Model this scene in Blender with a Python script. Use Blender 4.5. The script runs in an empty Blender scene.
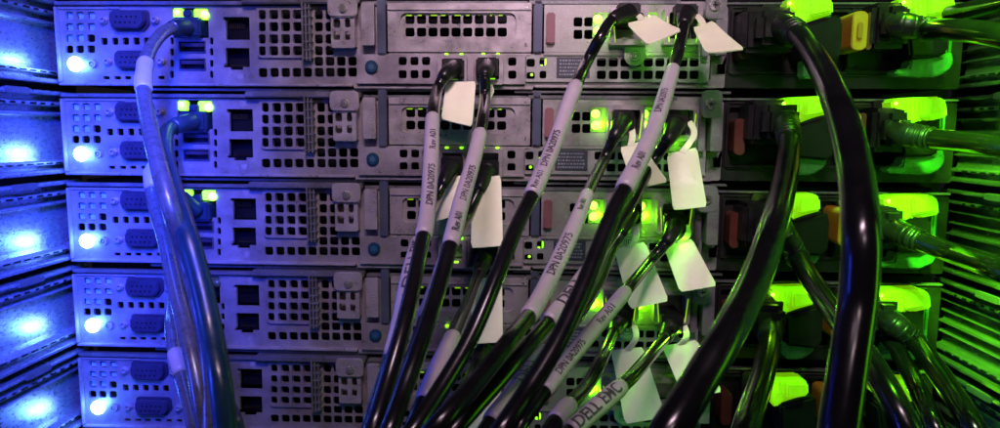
import bpy, bmesh, math, random
from mathutils import Vector, Matrix
random.seed(7)
S = 0.001                                   # everything below is in millimetres
sc = bpy.context.scene
COL = sc.collection
PI = math.pi
# ------------------------------------------------------------------ camera
YAW, PITCH, ROLL, DIST, F = 0.0415738, -0.1207152, -0.0075007, 335.093, 680.0
RC = Matrix.Rotation(YAW, 3, 'Z') @ Matrix.Rotation(PITCH, 3, 'X') @ Matrix.Rotation(ROLL, 3, 'Y')
CAM = Vector((0, -DIST, 0))
XBL, ZBL, U = -233.35, 21.49, 44.45         # lower left corner of the first server, rack unit

def ray(px, py):
    return RC @ Vector(((px - 500) / F, 1.0, (214 - py) / F))
def W(px, py, d):                           # the place d mm in front of the server faces
    r = ray(px, py)
    return CAM + r * ((DIST - d) / r.y)
def m(px, py, row=1, d=0):                  # server-local x, z
    p = W(px, py, d)
    return p.x - XBL, p.z - (ZBL - U * row)
def rect(a, b, c, e, row=1, d=0):
    x0, z1 = m(a, b, row, d); x1, z0 = m(c, e, row, d)
    return x0, z0, x1, z1
# ------------------------------------------------------------------ materials
MATS = {}
def mat(name, col, rough=.5, metal=0., var=.12, scale=60., bump=0., emis=None, estr=0., trans=0., spec=.5, coat=0., stretch=None, rvar=.12, dust=0.):
    if name in MATS: return MATS[name]
    M = bpy.data.materials.new(name); M.use_nodes = True
    nt = M.node_tree; N = nt.nodes; L = nt.links
    b = N['Principled BSDF']
    geo = N.new('ShaderNodeNewGeometry')
    mp = N.new('ShaderNodeMapping'); L.new(geo.outputs['Position'], mp.inputs['Vector'])
    if stretch: mp.inputs['Scale'].default_value = stretch
    nz = N.new('ShaderNodeTexNoise'); nz.inputs['Scale'].default_value = scale; nz.inputs['Detail'].default_value = 6
    nz.inputs['Roughness'].default_value = .65
    L.new(mp.outputs['Vector'], nz.inputs['Vector'])
    cr = N.new('ShaderNodeValToRGB')
    cr.color_ramp.elements[0].position = .3; cr.color_ramp.elements[1].position = .72
    cr.color_ramp.elements[0].color = (*[max(0, c * (1 - var)) for c in col], 1)
    cr.color_ramp.elements[1].color = (*[min(1, c * (1 + var)) for c in col], 1)
    L.new(nz.outputs['Fac'], cr.inputs['Fac'])
    last = cr.outputs['Color']
    if dust:
        n2 = N.new('ShaderNodeTexNoise'); n2.inputs['Scale'].default_value = 1500; n2.inputs['Detail'].default_value = 3
        L.new(geo.outputs['Position'], n2.inputs['Vector'])
        c2 = N.new('ShaderNodeValToRGB'); c2.color_ramp.elements[0].position = .60; c2.color_ramp.elements[1].position = .70
        c2.color_ramp.elements[1].color = (dust, dust, dust, 1)
        c2.color_ramp.elements[0].color = (0, 0, 0, 1)
        L.new(n2.outputs['Fac'], c2.inputs['Fac'])
        mx = N.new('ShaderNodeMix'); mx.data_type = 'RGBA'
        L.new(c2.outputs['Color'], mx.inputs[0]); L.new(last, mx.inputs[6]); mx.inputs[7].default_value = (.55, .55, .55, 1)
        last = mx.outputs[2]
    L.new(last, b.inputs['Base Color'])
    mr = N.new('ShaderNodeMapRange'); L.new(nz.outputs['Fac'], mr.inputs['Value'])
    mr.inputs['From Min'].default_value = .3; mr.inputs['From Max'].default_value = .7
    mr.inputs['To Min'].default_value = max(.03, rough - rvar); mr.inputs['To Max'].default_value = min(1, rough + rvar)
    L.new(mr.outputs['Result'], b.inputs['Roughness'])
    b.inputs['Metallic'].default_value = metal
    b.inputs['Specular IOR Level'].default_value = spec
    b.inputs['Coat Weight'].default_value = coat
    b.inputs['Coat Roughness'].default_value = .15
    b.inputs['Transmission Weight'].default_value = trans
    if emis:
        b.inputs['Emission Color'].default_value = (*emis, 1); b.inputs['Emission Strength'].default_value = estr
    if bump:
        bp = N.new('ShaderNodeBump'); bp.inputs['Strength'].default_value = bump; bp.inputs['Distance'].default_value = .0004
        L.new(nz.outputs['Fac'], bp.inputs['Height']); L.new(bp.outputs['Normal'], b.inputs['Normal'])
    MATS[name] = M
    return M
STEEL = mat('zinc_plated_steel', (.24, .215, .235), .36, .55, .30, 70, .2, dust=.35)
STEEL2 = mat('bare_bracket_steel', (.30, .27, .285), .34, .55, .14, 130, .12, dust=.3)
LIDM = mat('lid_steel', (.13, .13, .145), .36, .6, .2, 100, .1, dust=.3)
DARK = mat('black_chassis', (.004, .004, .005), .6, 0, .3, 80, spec=.1)  # black insides; also stands for shade in handle hollows and rail gaps
BLK = mat('black_plastic', (.007, .007, .0075), .36, 0, .3, 120, .1, spec=.25, dust=.01)
PSUM = mat('black_power_supply_steel', (.007, .007, .007), .45, 0, .3, 120, .1, spec=.2, dust=.015)
PORT = mat('dark_blue_connector', (.022, .019, .040), .34, 0, .25, 100, spec=.3)
PORTD = mat('port_cavity', (.003, .003, .005), .5, 0, .2, 100, spec=.1)
SCREW = mat('bright_screw', (.72, .70, .68), .22, .9, .1, 300)
TORX = mat('teal_torx_knob', (.004, .026, .055), .35, 0, .2, 200, spec=.3)
TEALP = mat('teal_plastic', (.005, .018, .04), .4, 0, .3, 150, .1)
LATCH = mat('terracotta_latch', (.06, .014, .007), .42, 0, .25, 100)
LATCH_LIT = mat('amber_latch', (.30, .15, .01), .38, 0, .15, 100)  # red-orange latch with the handles' green light put into its colour
LABEL = mat('label_ink', (.03, .03, .045), .6, 0, .2, 200)
DLABEL = mat('dark_label', (.018, .02, .035), .5, 0, .2, 200)
DLINE = mat('dark_label_print', (.16, .17, .22), .5, 0, .2, 200)
ETCH = mat('etched_mark', (.19, .17, .20), .5, .2, .2, 200)
CABLE = mat('black_cable_pvc', (.005, .005, .006), .2, 0, .3, 90, .02, coat=.0, spec=.4, rvar=.05)
POWER = mat('black_power_cable_pvc', (.004, .004, .0045), .2, 0, .3, 70, .05, coat=.1, spec=.45, rvar=.06)
SLEEVE = mat('white_label_sleeve', (.31, .27, .31), .42, 0, .08, 160, .15)
INK = mat('sleeve_print', (.035, .03, .045), .5, 0, .5, 900)
TAG = mat('white_pull_tab', (.58, .58, .42), .5, 0, .05, 120, .1)
b_ = TAG.node_tree.nodes['Principled BSDF']; b_.inputs['Subsurface Weight'].default_value = .85; b_.inputs['Subsurface Radius'].default_value = (1, 1, 1); b_.inputs['Subsurface Scale'].default_value = .0015
BRAID = mat('silver_cable_jacket', (.09, .095, .115), .3, .3, .2, 300, .08, coat=.1)
TEAL = mat('teal_cable_jacket', (.006, .026, .055), .34, 0, .25, 120, .15)
RAIL = mat('galvanised_rail', (.36, .38, .42), .30, .8, .22, 700, .22, stretch=(1, .5, 1), dust=.25, rvar=.08)
RAILD = mat('dark_plated_rail', (.40, .42, .40), .17, .9, .3, 300, .12, stretch=(1, .1, 1), rvar=.06)
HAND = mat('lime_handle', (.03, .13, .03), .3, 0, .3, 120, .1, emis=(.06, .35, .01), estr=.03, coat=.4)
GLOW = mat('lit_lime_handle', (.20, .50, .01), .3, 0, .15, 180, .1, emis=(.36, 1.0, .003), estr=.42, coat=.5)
LEDG = mat('green_led', (.5, .9, .2), .3, emis=(.30, 1.0, .035), estr=4.5)
LEDG2 = mat('green_light_pipe', (.3, .6, .05), .3, emis=(.30, 1.0, .01), estr=1.6)
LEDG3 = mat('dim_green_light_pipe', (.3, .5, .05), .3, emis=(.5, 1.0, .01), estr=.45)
LEDB = mat('blue_led', (.5, .7, 1), .3, emis=(.25, .5, 1.0), estr=22)
DBG = mat('dark_blue_guide', (.05, .06, .10), .4, .3, .2)
PALEG = mat('pale_vent_film', (.20, .36, .42), .4, .2, .3, 200)
# ------------------------------------------------------------------ mesh helpers
def new(): return bmesh.new()
def obj(name, bm, M, parent=None, loc=None, smooth=False, origin=None):
    me = bpy.data.meshes.new(name)
    bmesh.ops.scale(bm, vec=(S, S, S), verts=bm.verts)
    if smooth:
        for f in bm.faces: f.smooth = True
    bm.to_mesh(me); bm.free()
    me.materials.append(M)
    o = bpy.data.objects.new(name, me); COL.objects.link(o)
    if parent: o.parent = parent
    if loc: o.location = Vector(loc) * S
    return o
def empty(name, loc, label, cat, group=None):
    o = bpy.data.objects.new(name, None); COL.objects.link(o)
    o.empty_display_size = .01
    o.location = Vector(loc) * S
    tag(o, label, cat, group); return o
def tag(o, label, cat, group=None):
    o['label'] = label; o['category'] = cat
    if group: o['group'] = group
    return o
def rr(x0, z0, x1, z1, r=.8, n=3):
    r = min(r, (x1 - x0) / 2.01, (z1 - z0) / 2.01); out = []
    for cx, cz, a0 in ((x1 - r, z1 - r, 0), (x0 + r, z1 - r, 90), (x0 + r, z0 + r, 180), (x1 - r, z0 + r, 270)):
        for i in range(n + 1):
            a = math.radians(a0 + 90 * i / n); out.append((cx + r * math.cos(a), cz + r * math.sin(a)))
    return out
def plate(bm, outer, holes, d, th):
    """sheet with real holes; front at d mm before the face plane, th thick"""
    t = new(); 
    for loop in [outer] + holes:
        vs = [t.verts.new((x, -d, z)) for x, z in loop]
        for i in range(len(vs)): t.edges.new((vs[i - 1], vs[i]))
    bmesh.ops.triangle_fill(t, use_beauty=True, use_dissolve=False, edges=t.edges[:], normal=(0, -1, 0))
    if t.faces and sum(f.normal.y * f.calc_area() for f in t.faces) > 0: bmesh.ops.reverse_faces(t, faces=t.faces[:])
    r = bmesh.ops.extrude_face_region(t, geom=t.faces[:])
    vs = [g for g in r['geom'] if isinstance(g, bmesh.types.BMVert)]
    bmesh.ops.translate(t, verts=vs, vec=(0, th, 0))
    bmesh.ops.recalc_face_normals(t, faces=t.faces[:])
    merge(bm, t)
def merge(bm, t, M=None):
    if M is not None: bmesh.ops.transform(t, matrix=M, verts=t.verts)
    me = bpy.data.meshes.new('tmp'); t.to_mesh(me); t.free(); bm.from_mesh(me); bpy.data.meshes.remove(me)
def prism(bm, poly, d0, d1, bev=0.):
    t = new(); vs = [t.verts.new((x, -d1, z)) for x, z in poly]
    f = t.faces.new(vs)
    r = bmesh.ops.extrude_face_region(t, geom=[f])
    bmesh.ops.translate(t, verts=[g for g in r['geom'] if isinstance(g, bmesh.types.BMVert)], vec=(0, d1 - d0, 0))
    bmesh.ops.recalc_face_normals(t, faces=t.faces[:])
    if bev: bmesh.ops.bevel(t, geom=t.edges[:], offset=bev, segments=2, affect='EDGES', clamp_overlap=True)
    merge(bm, t)
def box(bm, x0, z0, x1, z1, d0, d1, bev=.25):
    prism(bm, [(x0, z0), (x1, z0), (x1, z1), (x0, z1)], d0, d1, bev)
def disc(bm, x, z, r, d0, d1, n=20, bev=.2, hole=0):
    if hole: plate(bm, [(x + r * math.cos(2 * PI * i / n), z + r * math.sin(2 * PI * i / n)) for i in range(n)],
                   [[(x + hole * math.cos(2 * PI * i / n), z + hole * math.sin(2 * PI * i / n)) for i in range(n)]], d1, d1 - d0)
    else: prism(bm, [(x + r * math.cos(2 * PI * i / n), z + r * math.sin(2 * PI * i / n)) for i in range(n)], d0, d1, bev)
def dome(bm, x, z, r, d, flat=.7):
    t = new(); bmesh.ops.create_uvsphere(t, u_segments=20, v_segments=12, radius=r)
    merge(bm, t, Matrix.Translation((x, -d, z)) @ Matrix.Diagonal((1, flat, 1, 1)))
def text_bm(body, size, bold=0.):
    c = bpy.data.curves.new('t', 'FONT'); c.body = body; c.size = size; c.resolution_u = 3; c.offset = bold
    c.align_x = 'CENTER'; c.align_y = 'CENTER'
    o = bpy.data.objects.new('t', c); COL.objects.link(o)
    dg = bpy.context.evaluated_depsgraph_get(); dg.update()
    me = bpy.data.meshes.new_from_object(o.evaluated_get(dg))
    bpy.data.objects.remove(o); bpy.data.curves.remove(c)
    t = new(); t.from_mesh(me); bpy.data.meshes.remove(me)
    return t
def flat_text(bm, body, x, z, size, d, bold=0.):
    t = text_bm(body, size, bold)
    for v in t.verts: v.co = Vector((x + v.co.x, -d, z + v.co.y))
    r = bmesh.ops.extrude_face_region(t, geom=t.faces[:])
    bmesh.ops.translate(t, verts=[g for g in r['geom'] if isinstance(g, bmesh.types.BMVert)], vec=(0, .05, 0))
    merge(bm, t)
# ------------------------------------------------------------------ tubes
class Path:
    def __init__(s, pts, step=2.0):
        P = [Vector(p) for p in pts]
        P = [2 * P[0] - P[1]] + P + [2 * P[-1] - P[-2]]
        raw = []
        for i in range(1, len(P) - 2):
            a, b, c, d = P[i - 1:i + 3]
            # centripetal-like Catmull Rom
            n = max(4, int((c - b).length / 1.0))
            for k in range(n):
                t = k / n
                raw.append(.5 * ((2 * b) + (c - a) * t + (2 * a - 5 * b + 4 * c - d) * t * t + (3 * b - 3 * c + d - a) * t ** 3))
        raw.append(P[-2])
        for _ in range(10):                                         # stiff cable: even out small kinks
            raw = [raw[0]] + [(raw[i - 1] + raw[i] * 2 + raw[i + 1]) / 4 for i in range(1, len(raw) - 1)] + [raw[-1]]
        L = [0]
        for i in range(1, len(raw)): L.append(L[-1] + (raw[i] - raw[i - 1]).length)
        s.len = L[-1]; n = max(3, int(s.len / step)); s.ds = s.len / n
        s.p = []; j = 0
        for k in range(n + 1):
            q = min(s.len, k * s.ds)
            while j < len(L) - 2 and L[j + 1] < q: j += 1
            u = (q - L[j]) / max(1e-6, L[j + 1] - L[j]); s.p.append(raw[j].lerp(raw[j + 1], min(1, max(0, u))))
        s.t = [(s.p[min(n, k + 1)] - s.p[max(0, k - 1)]).normalized() for k in range(n + 1)]
    def at(s, q):
        k = max(0, min(len(s.p) - 1.0001, q / s.ds)); i = int(k); u = k - i
        return s.p[i].lerp(s.p[i + 1], u), s.t[i].lerp(s.t[i + 1], u).normalized()
    def frame(s, q):
        """point, tangent, towards the viewer's side of the room, sideways"""
        p, t = s.at(q)
        f = (Vector((p.x * .0, -DIST - 30, 40)) - p).normalized()
        f = (f - t * f.dot(t)).normalized()
        return p, t, f, t.cross(f)
    def near(s, px, py):
        """arc length of the point nearest to a picture place"""
        best = None
        for k, p in enumerate(s.p):
            v = RC.transposed() @ (p - CAM)
            if v.y < 5: continue
            e = (500 + F * v.x / v.y - px) ** 2 + (214 - F * v.z / v.y - py) ** 2
            if best is None or e < best[0]: best = (e, k * s.ds)
        return best[1]
def tube(bm, path, s0, s1, r, seg=20, taper=None, cap=True, step=2.0, wob=0.):
    n = max(2, int((s1 - s0) / step)); rings = []
    for k in range(n + 1):
        q = s0 + (s1 - s0) * k / n
        p, t, f, sd = path.frame(q)
        rad = r if taper is None else taper(k / n)
        if wob: rad *= 1 + wob * math.sin(q * .9 + r) 
        rings.append([bm.verts.new(p + (f * math.cos(2 * PI * i / seg) + sd * math.sin(2 * PI * i / seg)) * rad) for i in range(seg)])
    for a, b in zip(rings, rings[1:]):
        for i in range(seg): bm.faces.new((a[i - 1], a[i], b[i], b[i - 1]))
    if cap:
        bm.faces.new(rings[0]); bm.faces.new(rings[-1][::-1])
    bmesh.ops.recalc_face_normals(bm, faces=bm.faces[:])
def tube_text(bm, path, body, sc_, size, r, flip=False, rot=0., bold=0.):
    t = text_bm(body, size, bold)
    ymin = -size * .6; k = ymin
    while k < size * .6:
        bmesh.ops.bisect_plane(t, geom=t.verts[:] + t.edges[:] + t.faces[:], plane_co=(0, k, 0), plane_no=(0, 1, 0)); k += .45
    xs = [v.co.x for v in t.verts]; k = min(xs)
    while k < max(xs):
        bmesh.ops.bisect_plane(t, geom=t.verts[:] + t.edges[:] + t.faces[:], plane_co=(k, 0, 0), plane_no=(1, 0, 0)); k += 3.
    for v in t.verts:
        u, w = v.co.x, v.co.y
        if flip: u, w = -u, -w
        p, tt, f, sd = path.frame(sc_ + u)
        a = -w / r + rot
        v.co = p + (f * math.cos(a) + sd * math.sin(a)) * (r + .12)
    merge(bm, t)
# ------------------------------------------------------------------ the server, built once
def rrp(a, b, c, e, r=.8, row=1, d=0): return rr(*rect(a, b, c, e, row, d), r)
def hole(px, py, w=8.4, h=8.4, row=1, d=0, r=1.0): return rrp(px - w / 2, py - h / 2, px + w / 2, py + h / 2, r, row, d)

FX0, FX1, FZ0, FZ1 = 0, 436, 0, 38.0
def make_server():
    root = empty('rack_server', (XBL, 0, ZBL), 'x', 'server', 'servers stacked in the rack')
    holes = []; films = []
    # left vent cluster
    for j, y in enumerate((107, 118, 129, 139.5)):
        for i, x in enumerate((75.5, 86, 97)):
            holes.append(hole(x, y, 8, 7.6)); 
    ring = m(98, 154)
    vga = rect(116, 102, 156, 123); ser = rect(121, 141, 160, 161)
    def dsub(x0, z0, x1, z1, k=3.):
        return [(x0 + k, z0), (x1 - k, z0), (x1, z0 + (z1 - z0) * .35), (x1 - .3, z1 - 1), (x1 - 1.4, z1), (x0 + 1.4, z1), (x0 + .3, z1 - 1), (x0, z0 + (z1 - z0) * .35)]
    for x in (110, 120.5, 131, 141.5, 152): holes.append(hole(x, 132, 6.6, 7, r=.7))
    for x in (112, 123, 133, 144, 155, 166): holes.append(hole(x, 167.4, 6.5, 3.2, r=.4))
    # management port, usb, network jacks
    holes.append(rrp(172, 8, 209, 38, .4, 0))
    for x in (172, 211.5):
        for y in (41, 52, 63.5, 74.5): holes.append(hole(x, y, 3.6, 7, 0, 0, .8) if False else rrp(x - 1.9, y - 3.6, x + 1.9, y + 3.6, .7, 0))
    usb = [rect(178.5, 41, 206, 53, 0), rect(179, 58.5, 206, 70.5, 0)]
    for u_ in usb: holes.append(rr(*u_, .3))
    jacks = []
    for (a, b, c, e, up) in ((223, 17, 250, 40, 1), (223, 48, 250, 70, 0)):
        x0, z0, x1, z1 = rect(a, b, c, e, 0); st = 2.4
        if up: poly = [(x0 + 1.2, z0), (x1, z0), (x1, z1), (x0, z1), (x0, z1 - 2.2), (x0 + 1.2, z1 - 2.2)]
        else: poly = [(x0, z0 + 1.2), (x0 + 3.4, z0 + 1.2), (x0 + 3.4, z0), (x1 - 3.4, z0), (x1 - 3.4, z0 + 1.4), (x1, z0 + 1.4), (x1, z1), (x0 + 1.2, z1), (x0 + 1.2, z0 + 3.2), (x0, z0 + 3.2)]
        jacks.append(poly); holes.append(poly)
    # big vent mesh
    for x in (277.6, 289.3, 301): 
        for y in (107.5, 119.2, 131, 142.4): holes.append(hole(x, y, 9, 9))
    for y in (107.5, 119.2, 131, 142.4): holes.append(hole(266, y, 8.6, 9))
    for x in (321, 331.5):
        for y in (107.5, 119.2, 131, 142.4): holes.append(hole(x, y, 8, 9))
    for x in (321, 332, 343, 354): holes.append(hole(x, 152.6, 8.8, 8.8))
    for x in (266, 277.4, 288.4, 299.3, 310, 321.3, 332.2, 343.2, 354.2): holes.append(hole(x, 163.2, 8.8, 8.8))
    # PCIe opening, lower strip opening, network card opening, power supply openings
    holes.append(rrp(383, 96, 532, 147, .5)); holes.append(rrp(361, 150.5, 706, 172.5, .5))
    holes.append(rrp(541, 96, 702, 148, .5)); holes.append(rrp(728, 105, 839, 168.5, 1.0)); holes.append(rrp(843, 105, 936, 168, 1.0))
    holes.append(rrp(713, 157.5, 722.5, 167.5, .6)); holes.append(rrp(713.5, 140, 721.5, 150, .6))
    XS = m(725, 130)[0]
    h2 = [h for h in holes if min(p[0] for p in h) > XS - 3]; h1 = [h for h in holes if h not in h2]
    bm = new(); plate(bm, rr(FX0, FZ0, XS - 1.2, FZ1, 1), h1, 0, 1.4)
    obj('rear_panel', bm, STEEL, root)
    bm = new(); plate(bm, rr(XS - 1.0, FZ0, FX1, FZ1, 1), h2, 0, 1.4)
    obj('power_bay_panel', bm, PSUM, root)
    bm = new(); box(bm, .6, .5, 435.4, 41, -70, -13, .4); obj('chassis', bm, DARK, root)
    # edge lips of the panel and lid
    bm = new()
    box(bm, 0, 38.4, 94, 40.2, -2, 1.8); box(bm, 94.4, 38.6, 151.5, 41.6, -2, 4.2, .5); box(bm, 152.2, 38.4, 232, 40.2, -2, 1.4)
    box(bm, 232.6, 38.6, 304, 40.4, -2, 2.2); box(bm, 305, 38.6, 436, 39.6, -2, 1.2); box(bm, 40, 41.9, 210, 43.1, -3, -.4, .2)
    box(bm, 226, 41.6, 330, 42.8, -3, -.2, .2)
    obj('lid', bm, LIDM, root)
    bm = new(); box(bm, 0, -.35, 147, .9, -1.2, 2.3, .3); box(bm, 147.6, -1.3, 235, .3, -1.2, 1.6, .3); box(bm, 236, -.4, 322, .8, -1.2, 2.0, .3)
    box(bm, 0, 1.2, .9, 37.6, .0, 2.6, .3)
    box(bm, 1.1, 36.6, 32, 37.4, .02, .9, .15)
    obj('flange', bm, STEEL2, root)
    # pale films behind the first vent
    bm = new()
    for j, y in enumerate((107, 118, 129)):
        for i, x in enumerate((75.5, 86, 97)): 
            if not (j == 2 and i == 2): box(bm, *rect(x - 3.7, y - 3.4, x + 3.7, y + 3.4), -2.2, -1.7 + .25 * random.random(), .1)
    obj('vent_light_pipe', bm, PALEG, root)
    # blue LED + ring
    x, z = m(81.5, 154); bm = new(); dome(bm, x, z, 3.7, .3, .6); obj('status_led', bm, LEDB, root, smooth=True)
    bm = new(); disc(bm, ring[0], ring[1], 2.1, 0, .8, hole=1.1); disc(bm, ring[0], ring[1], .7, 0, .6, 12, .1); obj('id_button', bm, STEEL2, root)
    def hexscrew(px, py, par, r=2.1, row=1):
        x, z = m(px, py, row); b2 = new(); disc(b2, x, z, r, 0, 1.6, 6, .3); disc(b2, x, z, r * .68, 1.5, 2.6, 14, .2, hole=r * .38); return obj('standoff_screw', b2, STEEL2, par)
    for nm, R_, (sx, sx2, sy) in (('video_port', vga, (110.5, 161, 112)), ('serial_port', ser, (114.5, 166.5, 152))):
        bm = new(); o_ = dsub(*R_); x0, z0, x1, z1 = R_
        prism(bm, o_, 0.02, 1.0, .3)
        prism(bm, [(x0 + (a - x0) * .88 + (x1 - x0) * .06, z0 + (b - z0) * .78 + (z1 - z0) * .11) for a, b in o_], 1.0, 4.2, .5)
        p = obj(nm, bm, PORT, root)
        bm = new()
        for r_ in range(2):
            for k in range(5): disc(bm, x0 + 4.6 + k * 2.4 + r_ * .8, z0 + (z1 - z0) * (.38 + .26 * r_), .42, 4.2, 4.5, 8, .05)
        obj('pin_holes', bm, PORTD, p)
        hexscrew(sx, sy, p); hexscrew(sx2, sy, p)
    # usb tongues
    for u_ in usb:
        x0, z0, x1, z1 = u_; bm = new(); plate(bm, rr(x0 - .1, z0 - .1, x1 + .1, z1 + .1, .3), [rr(x0 + .5, z0 + .5, x1 - .5, z1 - .5, .3)], .5, 6)
        p = obj('usb_port', bm, mat('usb_shell', (.10, .10, .16), .35, .8, .1), root)
        bm = new(); box(bm, x0 + .9, z1 - 2.8, x1 - .9, z1 - 1.0, -5, .1, .15); box(bm, x0 + .5, z0 + .5, x1 - .5, z1 - .5, -6.6, -4.5, .1); obj('tongue', bm, PORT, p)
    for k, poly in enumerate(jacks):
        bm = new(); cx = sum(p[0] for p in poly) / len(poly); cz = sum(p[1] for p in poly) / len(poly)
        x0 = min(p[0] for p in poly); x1 = max(p[0] for p in poly); z0 = min(p[1] for p in poly); z1 = max(p[1] for p in poly)
        box(bm, x0 + .1, z0 + .1, x1 - .1, z1 - .1, -6.5, -6, .1)
        p = obj('ethernet_port', bm, PORTD, root)
        bm = new()
        for q in range(8): box(bm, cx - 3.8 + q * 1.02, cz - .5, cx - 3.4 + q * 1.02, cz + 2.2 - 3.5 * k, -5.8, -4.6, .05)
        obj('contacts', bm, mat('contact_gold', (.12, .08, .04), .3, .9, .1), p)
        bm = new(); box(bm, x0 + .05, z0 + 2.2, x0 + .75, z1 - 1.5, -3, -.3, .15); obj('shield_spring', bm, STEEL2, p)
    # iLO port light pipes and housing
    bm = new(); x0, z0, x1, z1 = rect(172, 8, 209, 38, 0)
    box(bm, x0, z0, x1, z1, -9, -8, .1); obj('management_port', bm, PORTD, root)
    bm = new(); box(bm, *rect(173.5, 8.5, 183, 19, 0), -3, .8, .5); obj('link_light', bm, LEDG2, root); bm = new(); box(bm, *rect(194, 9, 208, 19.5, 0), -3, .8, .5)
    obj('link_light', bm, LEDG2, root)
    bm = new(); x, z = m(205.5, 15.5, 0); dome(bm, x, z, 2.1, .8, .7); obj('activity_led', bm, LEDG, root, smooth=True); bm = new(); x, z = m(178, 13, 0); dome(bm, x, z, 1.3, .8, .7); obj('activity_led', bm, LEDG, root, smooth=True)
    # printed marks
    bm = new()
    for (px, py, n_) in ((239.5, 11.5, 1), (240.5, 76.5, 2)):
        x, z = m(px, py, 0); box(bm, x - 1.3, z - 1.4, x + 1.3, z + 1.4, 0.01, .07, 0)
        for dx, dz in ((-5.2, -.8), (-3.4, -.8), (-4.3, .8)): box(bm, x + dx - .55, z + dz - .5, x + dx + .55, z + dz + .5, 0.01, .06, 0)
        box(bm, x - 5.2, z - .1, x - 3.4, z + .1, .01, .06, 0)
        obj('network_symbol', bm, ETCH, root); bm = new()
    x, z = m(188, 77, 0); flat_text(bm, 'SS', x - .6, z, 3.0, .1, .02)
    box(bm, x + 1.6, z - .12, x + 7.4, z + .12, .01, .06, 0); disc(bm, x + 1.8, z, .5, .01, .07, 10, 0)
    prism(bm, [(x + 7.2, z - .5), (x + 8.2, z), (x + 7.2, z + .5)], .01, .06, 0)
    prism(bm, [(x + 3, z), (x + 4, z + 1.1), (x + 5.4, z + 1.1), (x + 5.4, z + .85), (x + 4.1, z + .85), (x + 3.3, z)], .01, .06, 0)
    prism(bm, [(x + 4, z), (x + 5, z - 1.1), (x + 6.2, z - 1.1), (x + 6.2, z - .85), (x + 5.1, z - .85), (x + 4.3, z)], .01, .06, 0)
    obj('usb_symbol', bm, ETCH, root); bm = new()
    x, z = m(238, 44, 0); prism(bm, [(x - 1, z - .6), (x + 1, z - .6), (x, z + .9)], .01, .06, 0)
    obj('triangle_mark', bm, ETCH, root); bm = new(); x, z = m(86, 168, 1)
    for k in (-6, 0, 7): box(bm, x + k - 1, z - .6, x + k + 1, z + .6, .01, .06, 0)
    obj('etched_line', bm, ETCH, root)
    # raised vent bulge and finned strip over the mesh
    bm = new(); plate(bm, rr(*rect(260, 99.5, 307.5, 149.5), 2), [hole(x, y, 9, 9, 1) for x in (277.6, 289.3, 301) for y in (107.5, 119.2, 131, 142.4)] + [hole(266.3, y, 7, 9) for y in (107.5, 119.2, 131, 142.4)], 1.3, 1.29)
    obj('raised_vent', bm, STEEL, root)
    bm = new(); x0, z0, x1, z1 = rect(306, 95, 316.5, 153)
    nx = 3
    for q in range(nx): box(bm, x0 + q * (x1 - x0) / nx, z0, x0 + (q + .55) * (x1 - x0) / nx, z1, .1, 4.6 - q * .6, .3)
    for q in range(7): box(bm, x0, z0 + 1 + q * (z1 - z0 - 1) / 7, x1, z0 + 1 + q * (z1 - z0 - 1) / 7 + .8, .1, 3.6, .2)
    obj('finned_strip', bm, mat('finned_strip_steel', (.13, .13, .16), .4, .5, .2, 120), root)
    # riser clamp: screw bracket A, slot, plate, dark column
    bm = new(); R_ = rect(333, 91.5, 362, 112); poly = rr(*R_, 2.2)
    plate(bm, rr(*rect(335.5, 106, 359, 141), .8), [hole(x, y, 7 if x < 345 else 5.4, 8.6) for x in (341.5, 352) for y in (117.5, 129.2)], 5.0, 1.2)
    prism(bm, poly, 4.4, 6.4, .5)
    x0, z0, x1, z1 = rect(335.5, 106, 359, 141); box(bm, x0, z0, x0 + .9, z1, 0.05, 3.9, .2); box(bm, x1 - .9, z0, x1, z1, .05, 3.9, .2); box(bm, x0, z0, x1, z0 + .9, .04, 3.85, .2)
    p = obj('riser_clamp', bm, STEEL2, root)
    x, z = m(344.7, 103.2, 1, 6.4); bm = new(); disc(bm, x, z, 2.2, 6.3, 7.3, 18, .35); disc(bm, x, z, 1.0, 7.2, 7.5, 8, .1); obj('screw', bm, SCREW, p)
    bm = new(); prism(bm, rr(*rect(365.5, 98, 378.5, 139), .6), 3.2, 6.0, .4); obj('latch_plate', bm, STEEL2, root)
    bm = new(); x, z = m(371, 118, 1, 6); disc(bm, x, z, 1.6, 6.01, 6.12, 14, 0, hole=1.2); box(bm, x - .9, z - .15, x + .9, z + .15, 6.01, 6.1, 0); obj('latch_mark', bm, ETCH, root)
    bm = new(); box(bm, *rect(379.5, 90, 388.5, 147), .1, 3.8, .5); obj('riser_guide', bm, DBG, root); bm = new(); box(bm, *rect(533, 92, 540.5, 146), -3, 2.2, .5); obj('card_guide', bm, DBG, root)
    # PCIe bracket with recessed vent
    bm = new(); R0 = rect(389.5, 97.5, 530, 145.5); R1 = rect(402, 107, 515, 133.5)
    plate(bm, rr(*R0, .6), [rr(*R1, 3)], 2.4, 2.0)
    vh = []
    for k in range(9):
        x = 410.3 + 11.5 * k
        for y in (19.8, 32.4): vh.append(rr(*rect(x - 4.6, y - 4.4, x + 4.6, y + 4.6, 0), 1.0))
    x0, z0, x1, z1 = R1; plate(bm, rr(x0 - .6, z0 - .6, x1 + .6, z1 + .6, 3), vh, .9, .5)
    box(bm, R0[0] + .2, R0[3] - 3.4, R0[2] - .2, R0[3] - 2.6, 2.41, 3.2, .2)
    box(bm, R0[0], R0[1] - 2.2, R0[2], R0[1] - .3, -1, 1.6, .3)
    p = obj('expansion_bracket', bm, STEEL2, root)
    bm = new(); x, z = m(525, 138); disc(bm, x, z, .9, 2.3, 3, 10, .2); x, z = m(525.5, 103); disc(bm, x, z, .9, 2.3, 3, 10, .2); obj('rivet', bm, SCREW, p)
    # small glints of LEDs inside the cards
    bm = new()
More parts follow.
